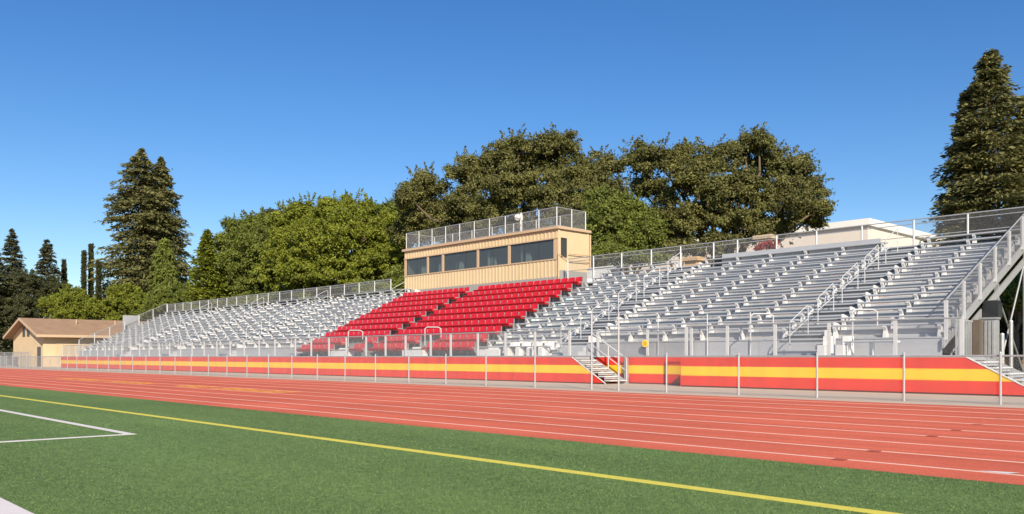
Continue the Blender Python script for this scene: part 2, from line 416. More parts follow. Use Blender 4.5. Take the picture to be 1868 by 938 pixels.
ze = lambda x, y: max(ZD, Z0 + .457*(y-Y0)) if y > 26 else ZD
guard('end_guardrail', [(XR+.06, 26.36+i*1.43) for i in range(7)], 1.08, ze)
guard('end_guardrail', [(XL-.06, 26.36+i*1.43) for i in range(7)], 1.08, ze)
b = MB(); b.box(-22.4,-14.9, YB+.0, YB+.03, zb(0,0)+.02, zb(0,0)+.62); gs(b, 'back_panel', M['alu'])
b = MB(); b.box(-90.4,-90.36, 30.7, 32.4, 3.6, 5.3); gs(b, 'end_windscreen', M['galv'])
# aisle handrails, in short loops
def handrail(x, ya, yb_, zfn, h=.95, nm='handrail'):
    b = MB(); za, zc = zfn(ya), zfn(yb_)
    b.path([(x,ya,za),(x,ya,za+h-.08),(x,ya+.06,za+h),(x,yb_-.05,zc+h),(x,yb_,zc+h-.08),(x,yb_,zc)], .016, 6)
    b.tube((x,ya,za+h*.52),(x,yb_,zc+h*.52), .016, 6)
    return gs(b, nm, M['post'])
fl = lambda y: max(ZD, Z0 + .459*(y-Y0))
for (x0, x1), xc in zip(AISLE, (-13.83,-24.03,-46.3,-56.15,-66.35,-76.55)):
    for ya, yc in ((25.5,26.72),(27.41,28.55),(29.2,30.45),(31.02,32.2),(32.85,33.95)): handrail(xc, ya, yc, fl)
for x in (-39.9,-33.05,-15.2,-11.7): 
    b = MB(); b.path([(x,25.4,ZD+.3),(x,25.4,2.42),(x+.08,25.46,2.5),(x+.42,25.9,2.5),(x+.5,26.0,2.42),(x+.5,26.0,2.0)], .022, 6); gs(b, 'loop_rail', M['post'])
for x in (-19.7,-17.5,-15.75):
    b = MB(); b.tube((x,26.3,ZD),(x,26.3,2.6),.022,6); gs(b, 'rail_post', M['post'])
# side stringers, columns and braces under the stand
for x in (XR+.01, XL-.01):
    b = MB(); b.prism_x([(Y0-.1,Z0-.35),(YB,Z0-.35+.459*(YB-Y0+.1)),(YB,Z0+.459*(YB-Y0)-.02),(Y0-.1,Z0-.06)], x-.03, x+.03)
    gs(b, 'side_stringer', M['galv'])
    b = MB(); b.prism_x([(Y0+1.2,Z0-.30),(YB,Z0-.95+.459*(YB-Y0+.1)),(YB,Z0-.70+.459*(YB-Y0+.1)),(Y0+1.2,Z0-.05)], x-.11, x-.05)
    gs(b, 'side_stringer', M['galv'])
ci = 0
for x in np.arange(XR-.12, XL, -5.7):
    for y, z in ((25.9,ZD-.06),(28.6,2.2),(31.4,3.5),(34.5,4.9)):
        b = MB(); b.box(x-.06, x+.06, y-.06, y+.06, 0, z); gs(b, 'column', M['steel'])
    b = MB(); b.tube((x,25.9,.2),(x,28.6,2.0),.03); b.tube((x,28.6,.2),(x,31.4,3.2),.03); b.tube((x,31.4,.3),(x,34.5,4.6),.03); b.tube((x,34.5,.3),(x,31.4,3.2),.03)
    gs(b, 'brace', M['steel'])
b = MB()
for i in range(7):
    x = -9.1; b.box(x-.02, x+.02, 26.45+i*.20, 26.50+i*.20, ZD, 2.1)
b.box(-9.12,-9.08,26.4,27.8,2.1,2.15)
gs(b, 'end_picket_panel', M['galv'])

# ------------------------------------------------------------------ striped front walls
def stripes(b, x0, x1, y0, y1, slope_to=None):
    """panelled wall with two red bands and a yellow one; slope_to: x where a sloping right end meets the ground"""
    bands = ((.055,.40,0),(.40,.72,1),(.72,1.035,0))
    b.box(x0+.03, x1-.03, y0+.02, y1, 0, 1.0, 2)
    x = x0; w_ = 2.44
    while x < x1 - .01:
        xe = min(x+w_, x1)
        if x1 - xe < .4: xe = x1
        for z0, z1, m in bands: b.box(x+.003, xe-.003, y0, y0+.016, z0, z1-.001, m)
        x = xe
    if slope_to:
        zz = lambda z: x1 + (slope_to-x1)*(1-z/1.035)
        for z0, z1, m in bands: b.prism_y([(x1,z0),(zz(z0),z0),(zz(z1),z1-.001),(x1+.0005,z1-.001)], y0, y0+.016, m)
        b.prism_y([(x1,0.0),(zz(.06),0.0),(zz(1.0),.98),(x1,.98)], y0+.02, y1, 2)
    b.box(x0, x1, y0-.015, y0+.02, 1.037, 1.078, 3)
    if slope_to: b.tube((x1,y0,1.05),(slope_to,y0,.03),.022,6,m=3)
WM = [M['red'], M['yellow'], M['backing'], M['alu_lt']]
b = MB(); stripes(b, -89.6, -22.7, 24.7, 24.78, -20.95)
tag(b.build('painted_wall', WM), 'long low red wall with a yellow stripe running left from the central steps', 'wall', 'striped front walls')
b = MB(); stripes(b, -17.52, -8.25, 24.7, 24.78, -6.35); b.box(-17.54,-17.522,24.7,26.05,0,1.07,0)
tag(b.build('painted_wall', WM), 'short low red wall with a yellow stripe right of the central steps', 'wall', 'striped front walls')
b = MB(); stripes(b, -22.6, -17.56, 26.06, 26.12)
tag(b.build('painted_wall', WM), 'recessed red and yellow wall piece behind the central steps, partly in shadow', 'wall', 'striped front walls')

def stairs(x0, x1, y0, y1, label, n=6, front=False, rails=True):
    root = empty('access_stairs', ((x0+x1)/2, (y0+y1)/2, 0), label, 'stairs', 'metal steps up to the walkway')
    off = (-(x0+x1)/2, -(y0+y1)/2, 0)
    dx = (x1-x0)/n; dz = ZD/(n+1)
    for i in range(n):
        b = MB(); z = ZD - dz*(i+1); b.box(x0+i*dx, x0+(i+1)*dx+.02, y0, y1, z-.04, z); b.box(x0+i*dx-.03, x0+i*dx-.015, y0+.02, y1-.02, z+.03, z+dz-.05, 1)
        b.build('step', [M['alu_lt'], M['galv']], root, off)
    for y in ((y1+.03,) if front is False else (y0-.03, y1+.03)):
        b = MB(); b.prism_y([(x0,ZD-.02),(x0,ZD-.28),(x1-.2,0),(x1+.1,0),(x1+.1,.08)], y-.015, y+.015); b.build('stringer', M['galv'], root, off)
        if not rails: continue
        b = MB(); b.path([(x0+.05,y,ZD-.05),(x0+.05,y,ZD+.92),(x1,y,1.0),(x1+.02,y,0)], .022); b.tube((x0+.05,y,ZD+.45),(x1,y,.5),.016)
        b.tube(((x0+x1)/2,y,ZD/2),((x0+x1)/2,y,1.52),.02); b.build('handrail', M['post'], root, off)
    return root
stairs(-22.66, -20.85, 24.86, 25.78, 'pale metal steps with handrails through the gap in the striped wall')
stairs(-8.2, -6.3, 24.86, 26.2, 'pale metal steps at the end of the striped wall, right edge', rails=False)

# ------------------------------------------------------------------ track fence
fence = empty('chain_link_fence', (-50, 20.4, 0), 'low galvanised chain link fence between the track and the striped wall', 'fence')
FO = (50, -20.4, 0)
fx_r = [-3.9,-6.1,-8.15,-10.3,-12.55,-14.95]
fx_l = [-17.85,-20.4,-22.9] + [-25.2-2.35*i for i in range(35)]
for xs in (fx_r + [-16.75], fx_l):
    b = MB(); b.tube((xs[0],20.4,1.07),(xs[-1],20.4,1.07),.022,6); b.build('top_rail', M['galv'], fence, FO)
    b = MB(); wires(b, (xs[-1],20.4,.03), (1,0), xs[0]-xs[-1], 1.02, pitch=.07, r=.0023); b.build('wire_mesh', M['wire'], fence, FO)
    for x in xs:
        tall = x in (-17.85,-16.75)
        b = MB(); b.tube((x,20.4-.035,0),(x,20.4-.035,2.38 if tall else 1.12),.032 if tall else .026,8)
        b.lathe([(.036,2.38 if tall else 1.12),(.03,2.42 if tall else 1.15),(.005,2.44 if tall else 1.17)], x, 20.4-.035, 8)
        b.build('post', M['galv'], fence, FO)
# taller boundary fence further left, behind the track
fence2 = empty('chain_link_fence', (-101, 22.5, 0), 'taller weathered chain link fence beside the cream house', 'fence')
F2 = (101, -22.5, 0)
b = MB(); b.tube((-92,22.6,1.5),(-125,22.0,1.5),.025); b.build('top_rail', M['galv'], fence2, F2)
for x in np.arange(-92,-126,-3.0):
    b = MB(); b.tube((x,22.6-(x+92)*-.018,0),(x,22.6-(x+92)*-.018,1.52),.035,8); b.build('post', M['galv'], fence2, F2)
b = MB(); wires(b, (-125,21.95,.03), (.9998,.018), 33, 1.46, pitch=.08, r=.003); b.build('wire_mesh', M['wire'], fence2, F2)

# ------------------------------------------------------------------ red seats
def seat_proto():
    root = empty('stadium_seat', (0,0,0), 'x', 'seat', 'red stadium seats in the centre block')
    b = MB()      # pan: shallow dished
    nx, ny = 4, 3
    def slab(f, nx, ny, th):
        top = [[f(i/nx*2-1, j/ny) for i in range(nx+1)] for j in range(ny+1)]
        vs = [p for r in top for p in r] + [(p[0]+th[0],p[1]+th[1],p[2]+th[2]) for r in top for p in r]
        N = (nx+1)*(ny+1); fs = []
        idx = lambda i, j: j*(nx+1)+i
        for j in range(ny):
            for i in range(nx):
                fs.append((idx(i,j),idx(i+1,j),idx(i+1,j+1),idx(i,j+1))); fs.append((N+idx(i,j+1),N+idx(i+1,j+1),N+idx(i+1,j),N+idx(i,j)))
        for i in range(nx):
            fs.append((N+idx(i,0),N+idx(i+1,0),idx(i+1,0),idx(i,0))); fs.append((idx(i,ny),idx(i+1,ny),N+idx(i+1,ny),N+idx(i,ny)))
        for j in range(ny):
            fs.append((idx(0,j),idx(0,j+1),N+idx(0,j+1),N+idx(0,j))); fs.append((N+idx(nx,j),N+idx(nx,j+1),idx(nx,j+1),idx(nx,j)))
        b = MB(); b.add(vs, fs); return b
    hw = .238
    b = MB(); prof = [(.285,.425),(.30,.435),(.66,.405),(.68,.375),(.60,.30),(.42,.265),(.36,.30),(.29,.40)]
    b.prism_x(prof, -hw, hw); b.build('seat_pan', M['seat'], root)
    bk = slab(lambda u, v: (u*(hw-.012*v*v), .655+.065*v-.025*u*u, .415 + .275*v - .025*abs(u)**4*v), 5, 4, (0,.03,0))
    bk.build('backrest', M['seat'], root)
    b = MB(); b.box(.242,.278,.60,.70,.0,.40); b.box(.244,.276,.655,.70,.40,.64); b.box(.242,.278,.40,.60,.36,.41)
    b.build('bracket', M['steel'], root)
    return root
def ordinal(n): return ['first','second','third','fourth','fifth','sixth','seventh','eighth','ninth','tenth','eleventh','twelfth','thirteenth','fourteenth','fifteenth','sixteenth'][n-1]
proto = None
for j in range(RNR):
    y, z = rnose(j)
    for side, x0, n, sg in (('right', -38.0+.26, 16, 1), ('left', -38.76-.26, 13, -1)):
        for i in range(n):
            x = x0 + sg*i*.52
            if j < 2 and (-41.9 < x < -39.9 or -34.95 < x < -33.15): continue
            if proto is None: proto = seat_proto(); r = proto
            else:
                r = proto.copy(); COL.objects.link(r)
                for c in proto.children:
                    d = c.copy(); COL.objects.link(d); d.parent = r
            r.location = (x, y, z + .004)
            r['label'] = f'red stadium seat in {ordinal(j+1)} row up, {ordinal(i+1)} seat {side} of the central aisle'

# ------------------------------------------------------------------ press box
PB = empty('press_box', (-40.5, 35, 0), 'cream press box with a band of dark windows and a fenced flat roof', 'press box')
PO = (40.5, -35, 0)
def pb(b, name, m, parent=None): 
    o = b.build(name, m, parent or PB)
    if parent is None: o.location = PO
    return o
X0, X1, YF, YK, ZB, ZT = -47.85, -33.2, 35.0, 37.6, 5.60, 8.34
WIN = [(-47.62,-45.32),(-45.12,-43.72),(-43.50,-40.22),(-40.02,-37.36),(-37.14,-33.55)]
WZ0, WZ1 = 6.62, 7.80
def ribs(b, x0, x1, z0, z1):
    x = x0+.1
    while x < x1-.05: b.box(x, x+.075, YF-.03, YF-.001, z0, z1); x += .30
b = MB(); b.box(X0, X1, YF, YF+.1, ZB, WZ0); ribs(b, X0, X1, ZB+.02, WZ0-.04)
b.box(X0, X1, YF, YF+.1, WZ1, ZT); ribs(b, X0, X1, WZ1+.04, ZT-.06)
pb(b, 'front_wall', M['cream'])
edges = [X0] + [v for p in WIN for v in p] + [X1]
for i in range(0, len(edges), 2):
    b = MB(); b.box(edges[i]+.001, edges[i+1]-.001, YF-.02, YF+.1, WZ0+.002, WZ1-.002); pb(b, 'window_post', M['creamtr'])
b = MB(); b.box(X0-.02, X1+.02, YF-.05, YF-.031, WZ0-.04, WZ0+.03); b.box(X0-.02, X1+.02, YF-.05, YF-.031, WZ1-.03, WZ1+.03); pb(b, 'trim', M['creamtr'])
for x0, x1 in WIN:
    b = MB(); t = .03
    b.box(x0, x1, YF+.02, YF+.08, WZ0+.003, WZ0+t); b.box(x0, x1, YF+.02, YF+.08, WZ1-t, WZ1-.003)
    n = max(2, round((x1-x0)/1.1))
    for i in range(n+1):
        x = x0 + (x1-x0-t)*i/n; b.box(x, x+t, YF+.02, YF+.08, WZ0+t, WZ1-t)
    f = pb(b, 'window', M['frame'])
    b = MB(); b.box(x0+.01, x1-.01, YF+.045, YF+.055, WZ0+.02, WZ1-.02); o = b.build('pane', M['glass'], f)
b = MB()      # right end, with a window beside the front corner
b.box(X1-.1, X1, YF+.101, YF+.22, ZB+.4, ZT); b.box(X1-.1, X1, YF+.75, YK, ZB+.4, ZT)
b.box(X1-.1, X1, YF+.22, YF+.75, ZB+.4, 6.72); b.box(X1-.1, X1, YF+.22, YF+.75, 7.85, ZT)
b.box(X1+.001, X1+.03, YF-.02, YF+.12, ZB+.3, ZT); b.box(X1+.001, X1+.03, YK-.12, YK+.02, ZB+.3, ZT)
pb(b, 'end_wall', M['cream'])
b = MB(); b.box(X1-.07, X1-.02, YF+.222, YF+.28, 6.725, 7.845); b.box(X1-.07, X1-.02, YF+.69, YF+.748, 6.725, 7.845); b.box(X1-.07, X1-.02, YF+.28, YF+.69, 7.79, 7.845); b.box(X1-.07, X1-.02, YF+.28, YF+.69, 6.725, 6.78)
f = pb(b, 'window', M['frame']); b = MB(); b.box(X1-.05, X1-.04, YF+.28, YF+.69, 6.78, 7.79); b.build('pane', M['glass'], f)
b = MB(); b.box(X0, X0+.1, YF+.101, YK, ZB, ZT); pb(b, 'end_wall', M['cream'])
b = MB(); b.box(X0+.1, X1-.1, YK-.1, YK, ZB, ZT); pb(b, 'back_wall', M['intr'])
b = MB(); b.box(X0+.1, X1-.1, YF+.1, YK-.1, ZB, ZB+.1); pb(b, 'floor', M['intr'])
b = MB(); b.box(X0-.08, X1+.10, YF-.12, YK+.1, ZT+.002, ZT+.12); b.box(X0-.11, X1+.13, YF-.15, YF-.121, ZT-.02, ZT+.13); b.box(X1+.101, X1+.13, YF-.12, YK+.1, ZT-.02, ZT+.13)
pb(b, 'roof', M['creamtr'])
b = MB()
for x in (-46.4,-44.5,-42.4,-39.3,-36.2): b.box(x-.18, x+.18, 35.5, 35.7, 6.4, 7.3)
for x in (-42.9,-39.6,-36.6): b.box(x-.05,x+.05,35.4,35.5,6.0,7.7)
pb(b, 'interior_cabinet', M['white'])
b = MB(); b.box(X0-.02, X1+.05, YF-.04, YF+.1, ZB-.80, ZB-.003); b.box(X1-.1, X1+.02, YF+.101, YK, ZB-.80, ZB+.398); pb(b, 'base_sill', M['concgrey'])
b = MB()
for y, z in ((YF+.2,6.55),(YF+.2,6.95)): b.tube((X1+.12,YF+.75,z),(X1+.12,YK,z+.04),.025)
b.tube((X1+.12,YF-.1,5.4),(X1+.12,YF-.1,6.95),.03); b.tube((X1+.12,YF-.1,6.9),(X1+.12,YF+.75,6.55),.02); b.tube((X1+.12,YK+.02,5.1),(X1+.12,YK+.02,8.2),.05)
pb(b, 'end_handrail', M['creamtr'])
rp = [(X0+.15+(X1-X0-.3)*i/10, YF+.05) for i in range(11)] + [(X1-.15, YF+1.3), (X1-.15, YK-.1)] + [(X1-.15-(X1-X0-.3)*i/7, YK-.1) for i in range(1,8)] + [(X0+.15, YF+.05)]
b = MB(); zr = ZT+.12; P = [np.array((x,y,zr)) for x,y in rp]
for a, c in zip(P[:-1], P[1:]): b.tube(a+(0,0,1.12), c+(0,0,1.12), .022); b.tube(a+(0,0,.08), c+(0,0,.08), .015)
rr = pb(b, 'roof_railing', M['galv'])
for p in P[:-1]:
    b = MB(); b.tube(p, p+(0,0,1.13), .032, 8); b.build('post', M['post'], rr)
b = MB()
for a, c in zip(P[:-1], P[1:]):
    d = c-a; ln = math.hypot(d[0],d[1]); wires(b, a+(0,0,.03), (d[0]/ln,d[1]/ln), ln, 1.08, pitch=.065, r=.003)
b.build('wire_mesh', M['wire'], rr)
# horn loudspeaker on the roof
sp = empty('roof_loudspeaker', (-36.9, 35.6, ZT+.12), 'small white horn loudspeaker on a pole on the press box roof', 'loudspeaker')
b = MB(); b.tube((0,0,0),(0,0,.9),.03,8); b.build('pole', M['white'], sp)
b = MB(); b.tube((0,-.02,1.0),(.10,-.35,.98),.07,12,.20); b.lathe([(.10,.85),(.12,.95),(.10,1.15),(.04,1.3)],0,.05,12); b.build('horn', M['white'], sp)
# white ramp wall beside the box
b = MB(); b.prism_y([(-31.0,5.1),(-28.7,5.1),(-28.7,5.62),(-29.2,5.92),(-31.0,5.92)], 34.98, 35.05); b.box(-31.0,-30.93,35.052,37,5.1,5.92)
tag(b.build('landing_wall', M['white']), 'bright white landing wall beside the end of the press box', 'landing wall')

# small round sign hung on the guardrail
sg = empty('warning_sign', (-20.16, 26.10, 1.56), 'small round orange and yellow sign hanging on the front guardrail', 'sign')
b = MB(); n = 20
b.prism_y([(.14*math.cos(2*math.pi*k/n), .14*math.sin(2*math.pi*k/n)) for k in range(n)], -.01, .01); b.build('plate', M['signy'], sg)
b = MB(); b.prism_y([(.09*math.cos(2*math.pi*k/n), .09*math.sin(2*math.pi*k/n)) for k in range(n)], -.016, -.0105); b.build('disc', M['sign'], sg)

# ------------------------------------------------------------------ house at the left
HS = empty('cream_house', (-103.6, 31, 0), 'cream single storey building with a brown gable roof, behind the far end of the stand', 'house')
HO = (103.6, -31, 0)
def hb(b, name, m, parent=None):
    o = b.build(name, m, parent or HS)
    if parent is None: o.location = HO
    return o
hx0, hx1, hy0, hy1, he, hp = -109.5, -97.6, 25.2, 39.5, 3.45, 5.08
b = MB(); xm = (hx0+hx1)/2
b.prism_y([(hx0,0),(hx1,0),(hx1,he),(xm,hp-.1),(hx0,he)], hy0, hy1)
z = .4
while z < he-.15: b.box(hx1, hx1+.03, hy0+1.2, hy1, z, z+.2); z += .24
hb(b, 'wall', M['stucco'])
b = MB(); ov = .9
for sx in (1,-1):
    xe = xm + sx*((hx1-hx0)/2+ov); ze_ = he - .33
    b.prism_y([(xm,hp+.02),(xm,hp+.2),(xe,ze_+.2),(xe,ze_+.02)][::sx], hy0-.8, hy1+.6)
rf = hb(b, 'roof', M['tile'])
b = MB()
for sx in (1,-1):
    xe = xm + sx*((hx1-hx0)/2+ov); ze_ = he-.33
    b.prism_y([(xm,hp-.06),(xm,hp+.22),(xe+.02*sx,ze_+.22),(xe+.02*sx,ze_-.06)][::sx], hy0-.86, hy0-.802)
    b.box(min(xe,xe+.05*sx)+.0, max(xe,xe+.05*sx), hy0-.8, hy1+.6, ze_-.04, ze_+.23)
hb(b, 'roof_trim', M['creamtr'])
for y in (29.5,33.6): 
    b = MB(); b.tube((-101.4,y,4.5),(-101.4,y,5.2),.06,8); b.build('vent_pipe', M['creamtr'], rf)
for x in (-105.0,-103.2):
    b = MB(); b.box(x-.5,x+.5,hy0-.03,hy0-.002,3.25,4.35); b.box(x-.56,x+.56,hy0-.05,hy0-.031,4.35,4.42); hb(b, 'gable_vent', M['frame'])
b = MB(); b.box(-99.7,-98.4,hy0-.03,hy0-.002,.02,2.1); hb(b, 'door', M['frame'])
for i, (x, y, hgt, lb) in enumerate(((-107.5,23.6,1.15,'blue grey wheeled bin behind the far left fence'),(-102.6,23.7,1.0,'dark bin beside the door of the cream house'))):
    r = empty('waste_bin', (x,y,0), lb, 'bin', 'bins by the cream house')
    b = MB(); b.add([(-.25,-.25,.08),(.25,-.25,.08),(.25,.25,.08),(-.25,.25,.08),(-.32,-.32,hgt-.1),(.32,-.32,hgt-.1),(.32,.32,hgt-.1),(-.32,.32,hgt-.1)],[(3,2,1,0),(4,5,6,7),(0,1,5,4),(1,2,6,5),(2,3,7,6),(3,0,4,7)])
    b.build('body', M['bin'] if i == 0 else M['frame'], r)
    b = MB(); b.prism_x([(-.36,hgt-.1),(.36,hgt-.1),(.34,hgt-.02),(-.1,hgt),(-.34,hgt-.06)],-.34,.34); b.build('lid', M['bin'] if i == 0 else M['frame'], r)
    for sx in (-.27,.27):
        b = MB(); b.tube((sx-.03,.28,.1),(sx+.03,.28,.1),.1,12); b.build('wheel', M['black'], r)

# ------------------------------------------------------------------ buildings behind, right
G = empty('gymnasium', far(1583,600,84)[:2]+(0,), 'large pale flat roofed hall rising behind the right rows', 'building')
gx, gy = far(1583,398,84)[:2]; gz = far(1583,399,84)[2]
def gb(b, name, m): 
    o = b.build(name, m, G); return o
b = MB(); b.box(-30,0,0,40,0,gz-.7); gb(b, 'wall', M['gymw'])
b = MB(); b.box(-30.3,.3,-.3,40.3,gz-.698,gz); gb(b, 'roof', M['gymr'])
b = MB(); b.box(.002,.05,8,38,gz-4.2,gz-2.4); gb(b, 'wall_band', M['gymr'])
G.location = (gx, gy, 0)
LB = empty('low_building', (0,0,0), 'low tan building with a brown roof below the pale hall', 'building')
p0 = far(1548,470,70)
b = MB(); b.box(-12,0,0,8,0,9.3); b.build('wall', M['tan'], LB)
b = MB(); b.prism_y([(-12.8,9.3),(.8,9.3),(.2,9.75),(-12.2,9.75)],-.8,8.6); b.build('roof', M['concgrey'], LB)
for x in (-10,-7.4,-4.8,-2.2):
    b = MB(); b.box(x-.6,x+.6,-.04,-.002,7.4,8.9); b.build('window', M['frame'], LB)
LB.location = (p0[0], p0[1], 0)
def kiosk(px, d, wid, dep, top, label, m):
    x, y, _ = far(px, 500, d); r = empty('stucco_shed', (x, y, 0), label, 'shed', 'sheds behind the stand')
    b = MB(); b.box(-wid/2,wid/2,-dep/2,dep/2,0,top-.25); b.build('wall', m, r)
    b = MB(); b.box(-wid/2-.2,wid/2+.2,-dep/2-.2,dep/2+.2,top-.249,top); b.build('roof', m, r)
kiosk(1396, 58, .95, .6, far(1396,430,58)[2], 'tall tan stucco block behind the back rail above red flowers', M['stucco'])
kiosk(1265, 58, .95, .7, far(1265,470,58)[2], 'small tan stucco block peeping over the back row', M['tan'])

# ------------------------------------------------------------------ things by the right end of the stand
cb = empty('ribbed_cabinet', far(1805,600,26.6)[:2]+(0,), 'tall ribbed grey metal cabinet under the right end of the stand', 'cabinet')
b = MB(); b.box(-.22,.22,-.16,.16,0,2.22); 
for i in range(4): b.box(-.20+i*.11,-.14+i*.11,-.19,-.162,.05,2.18)
for i in range(3): b.box(.222,.25,-.14+i*.10,-.09+i*.10,.05,2.18)
b.build('body', M['galv'], cb)
b = MB(); b.box(-.26,.26,-.2,.2,2.222,2.28); b.build('lid', M['steel'], cb)
cb2 = empty('timber_locker', far(1783,600,26.5)[:2]+(0,), 'narrow brown upright locker left of the ribbed cabinet', 'locker')
b = MB(); b.box(-.12,.12,-.12,.12,0,2.2); b.build('body', M['brown'], cb2); b = MB(); b.box(-.10,.10,-.142,-.122,.1,2.1); b.build('door', M['brown'], cb2)
sb = empty('black_speaker_box', far(1811, 600, 27.2)[:2]+(0,), 'black loudspeaker box on a stand below the right end of the stand', 'loudspeaker')
b = MB(); b.tube((0,0,0),(0,0,2.3),.04,8); b.build('pole', M['black'], sb); b = MB(); b.prism_y([(-.22,2.3),(.22,2.3),(.22,2.75),(.16,2.85),(-.22,2.85)],-.2,.2); b.build('cabinet', M['black'], sb)
for px, d, hh, lb in ((1828,27,1.75,'short pale bollard post beside the end steps'),(1844,29,2.25,'taller pale bollard post behind the end steps')):
    x, y, _ = far(px, 600, d); r = empty('steel_bollard', (x,y,0), lb, 'bollard', 'posts by the end steps')
    b = MB(); b.tube((0,0,0),(0,0,hh),.07,10); b.build('shaft', M['galv'], r)
    b = MB(); b.lathe([(.075,hh),(.06,hh+.04),(.01,hh+.06)],0,0,10); b.build('cap', M['galv'], r)
bx, by, _ = far(1900, 570, 52)
BB = empty('beige_building', (bx,by,0), 'sunlit beige building with a dark bar fence, far right beyond the stand', 'building')
b = MB(); b.box(-9,9,0,8,0,4.4); b.build('wall', M['tan'], BB)
b = MB(); b.box(-9.4,9.4,-.4,8.4,4.402,4.7); b.build('roof', M['tile'], BB)
for x in (-7,-5,-3,-1,1,3): 
    b = MB(); b.box(x-.35,x+.35,-.03,-.002,3.2,4.1); b.build('window', M['frame'], BB)
bx, by, _ = far(1880, 600, 46)
bf = empty('bar_fence', (bx,by,0), 'dark upright bar fence beyond the end steps, right edge', 'fence')
b = MB(); b.box(-8,8,-.02,.02,.15,.2); b.box(-8,8,-.02,.02,2.9,2.95); b.build('rail', M['black'], bf)
b = MB()
for i in range(100): b.box(-8+i*.16,-8+i*.16+.025,-.0125,.0125,.2,2.9)
b.build('pickets', M['black'], bf)
for x in (-8,-4,0,4,8):
    b = MB(); b.box(x-.05,x+.05,-.05,.05,0,3.05); b.build('post', M['black'], bf)

# ------------------------------------------------------------------ trees
def quads_obj(name, m, P, A, B, tint, parent):
    """P centres (n,3), A/B half axes (n,3): two-triangle leaf sprays"""
    n = len(P)
    V = np.empty((n,4,3), np.float32)
    V[:,0] = P-A; V[:,1] = P+B*.9-A*.1; V[:,2] = P+A; V[:,3] = P-B*.9+A*.15
    me = bpy.data.meshes.new(name)
    me.vertices.add(n*4); me.vertices.foreach_set('co', V.ravel())
    me.loops.add(n*4); me.loops.foreach_set('vertex_index', np.arange(n*4, dtype=np.int32))
    me.polygons.add(n); me.polygons.foreach_set('loop_start', np.arange(0, n*4, 4, dtype=np.int32)); 
    me.polygons.foreach_set('loop_total', np.full(n, 4, np.int32))
    at = me.attributes.new('tint', 'FLOAT', 'FACE'); at.data.foreach_set('value', np.clip(tint,0,1).astype(np.float32))
    me.materials.append(m); me.update(calc_edges=True); me.validate()
    o = bpy.data.objects.new(name, me); COL.objects.link(o); o.parent = parent
    return o
def unit(v): return v/np.maximum(1e-9, np.linalg.norm(v, axis=-1, keepdims=True))
def limb(mb, p, q, r0, r1, rng, n=4, wob=.12):
    p = np.array(p,float); q = np.array(q,float); L_ = np.linalg.norm(q-p); prev = p
    for i in range(1, n+1):
        t = i/n; c = p+(q-p)*t + (rng.normal(size=3)*wob*L_/n if i < n else 0)
        mb.tube(prev, c, r0+(r1-r0)*(i-1)/n, 7, r0+(r1-r0)*t, cap=False); prev = c
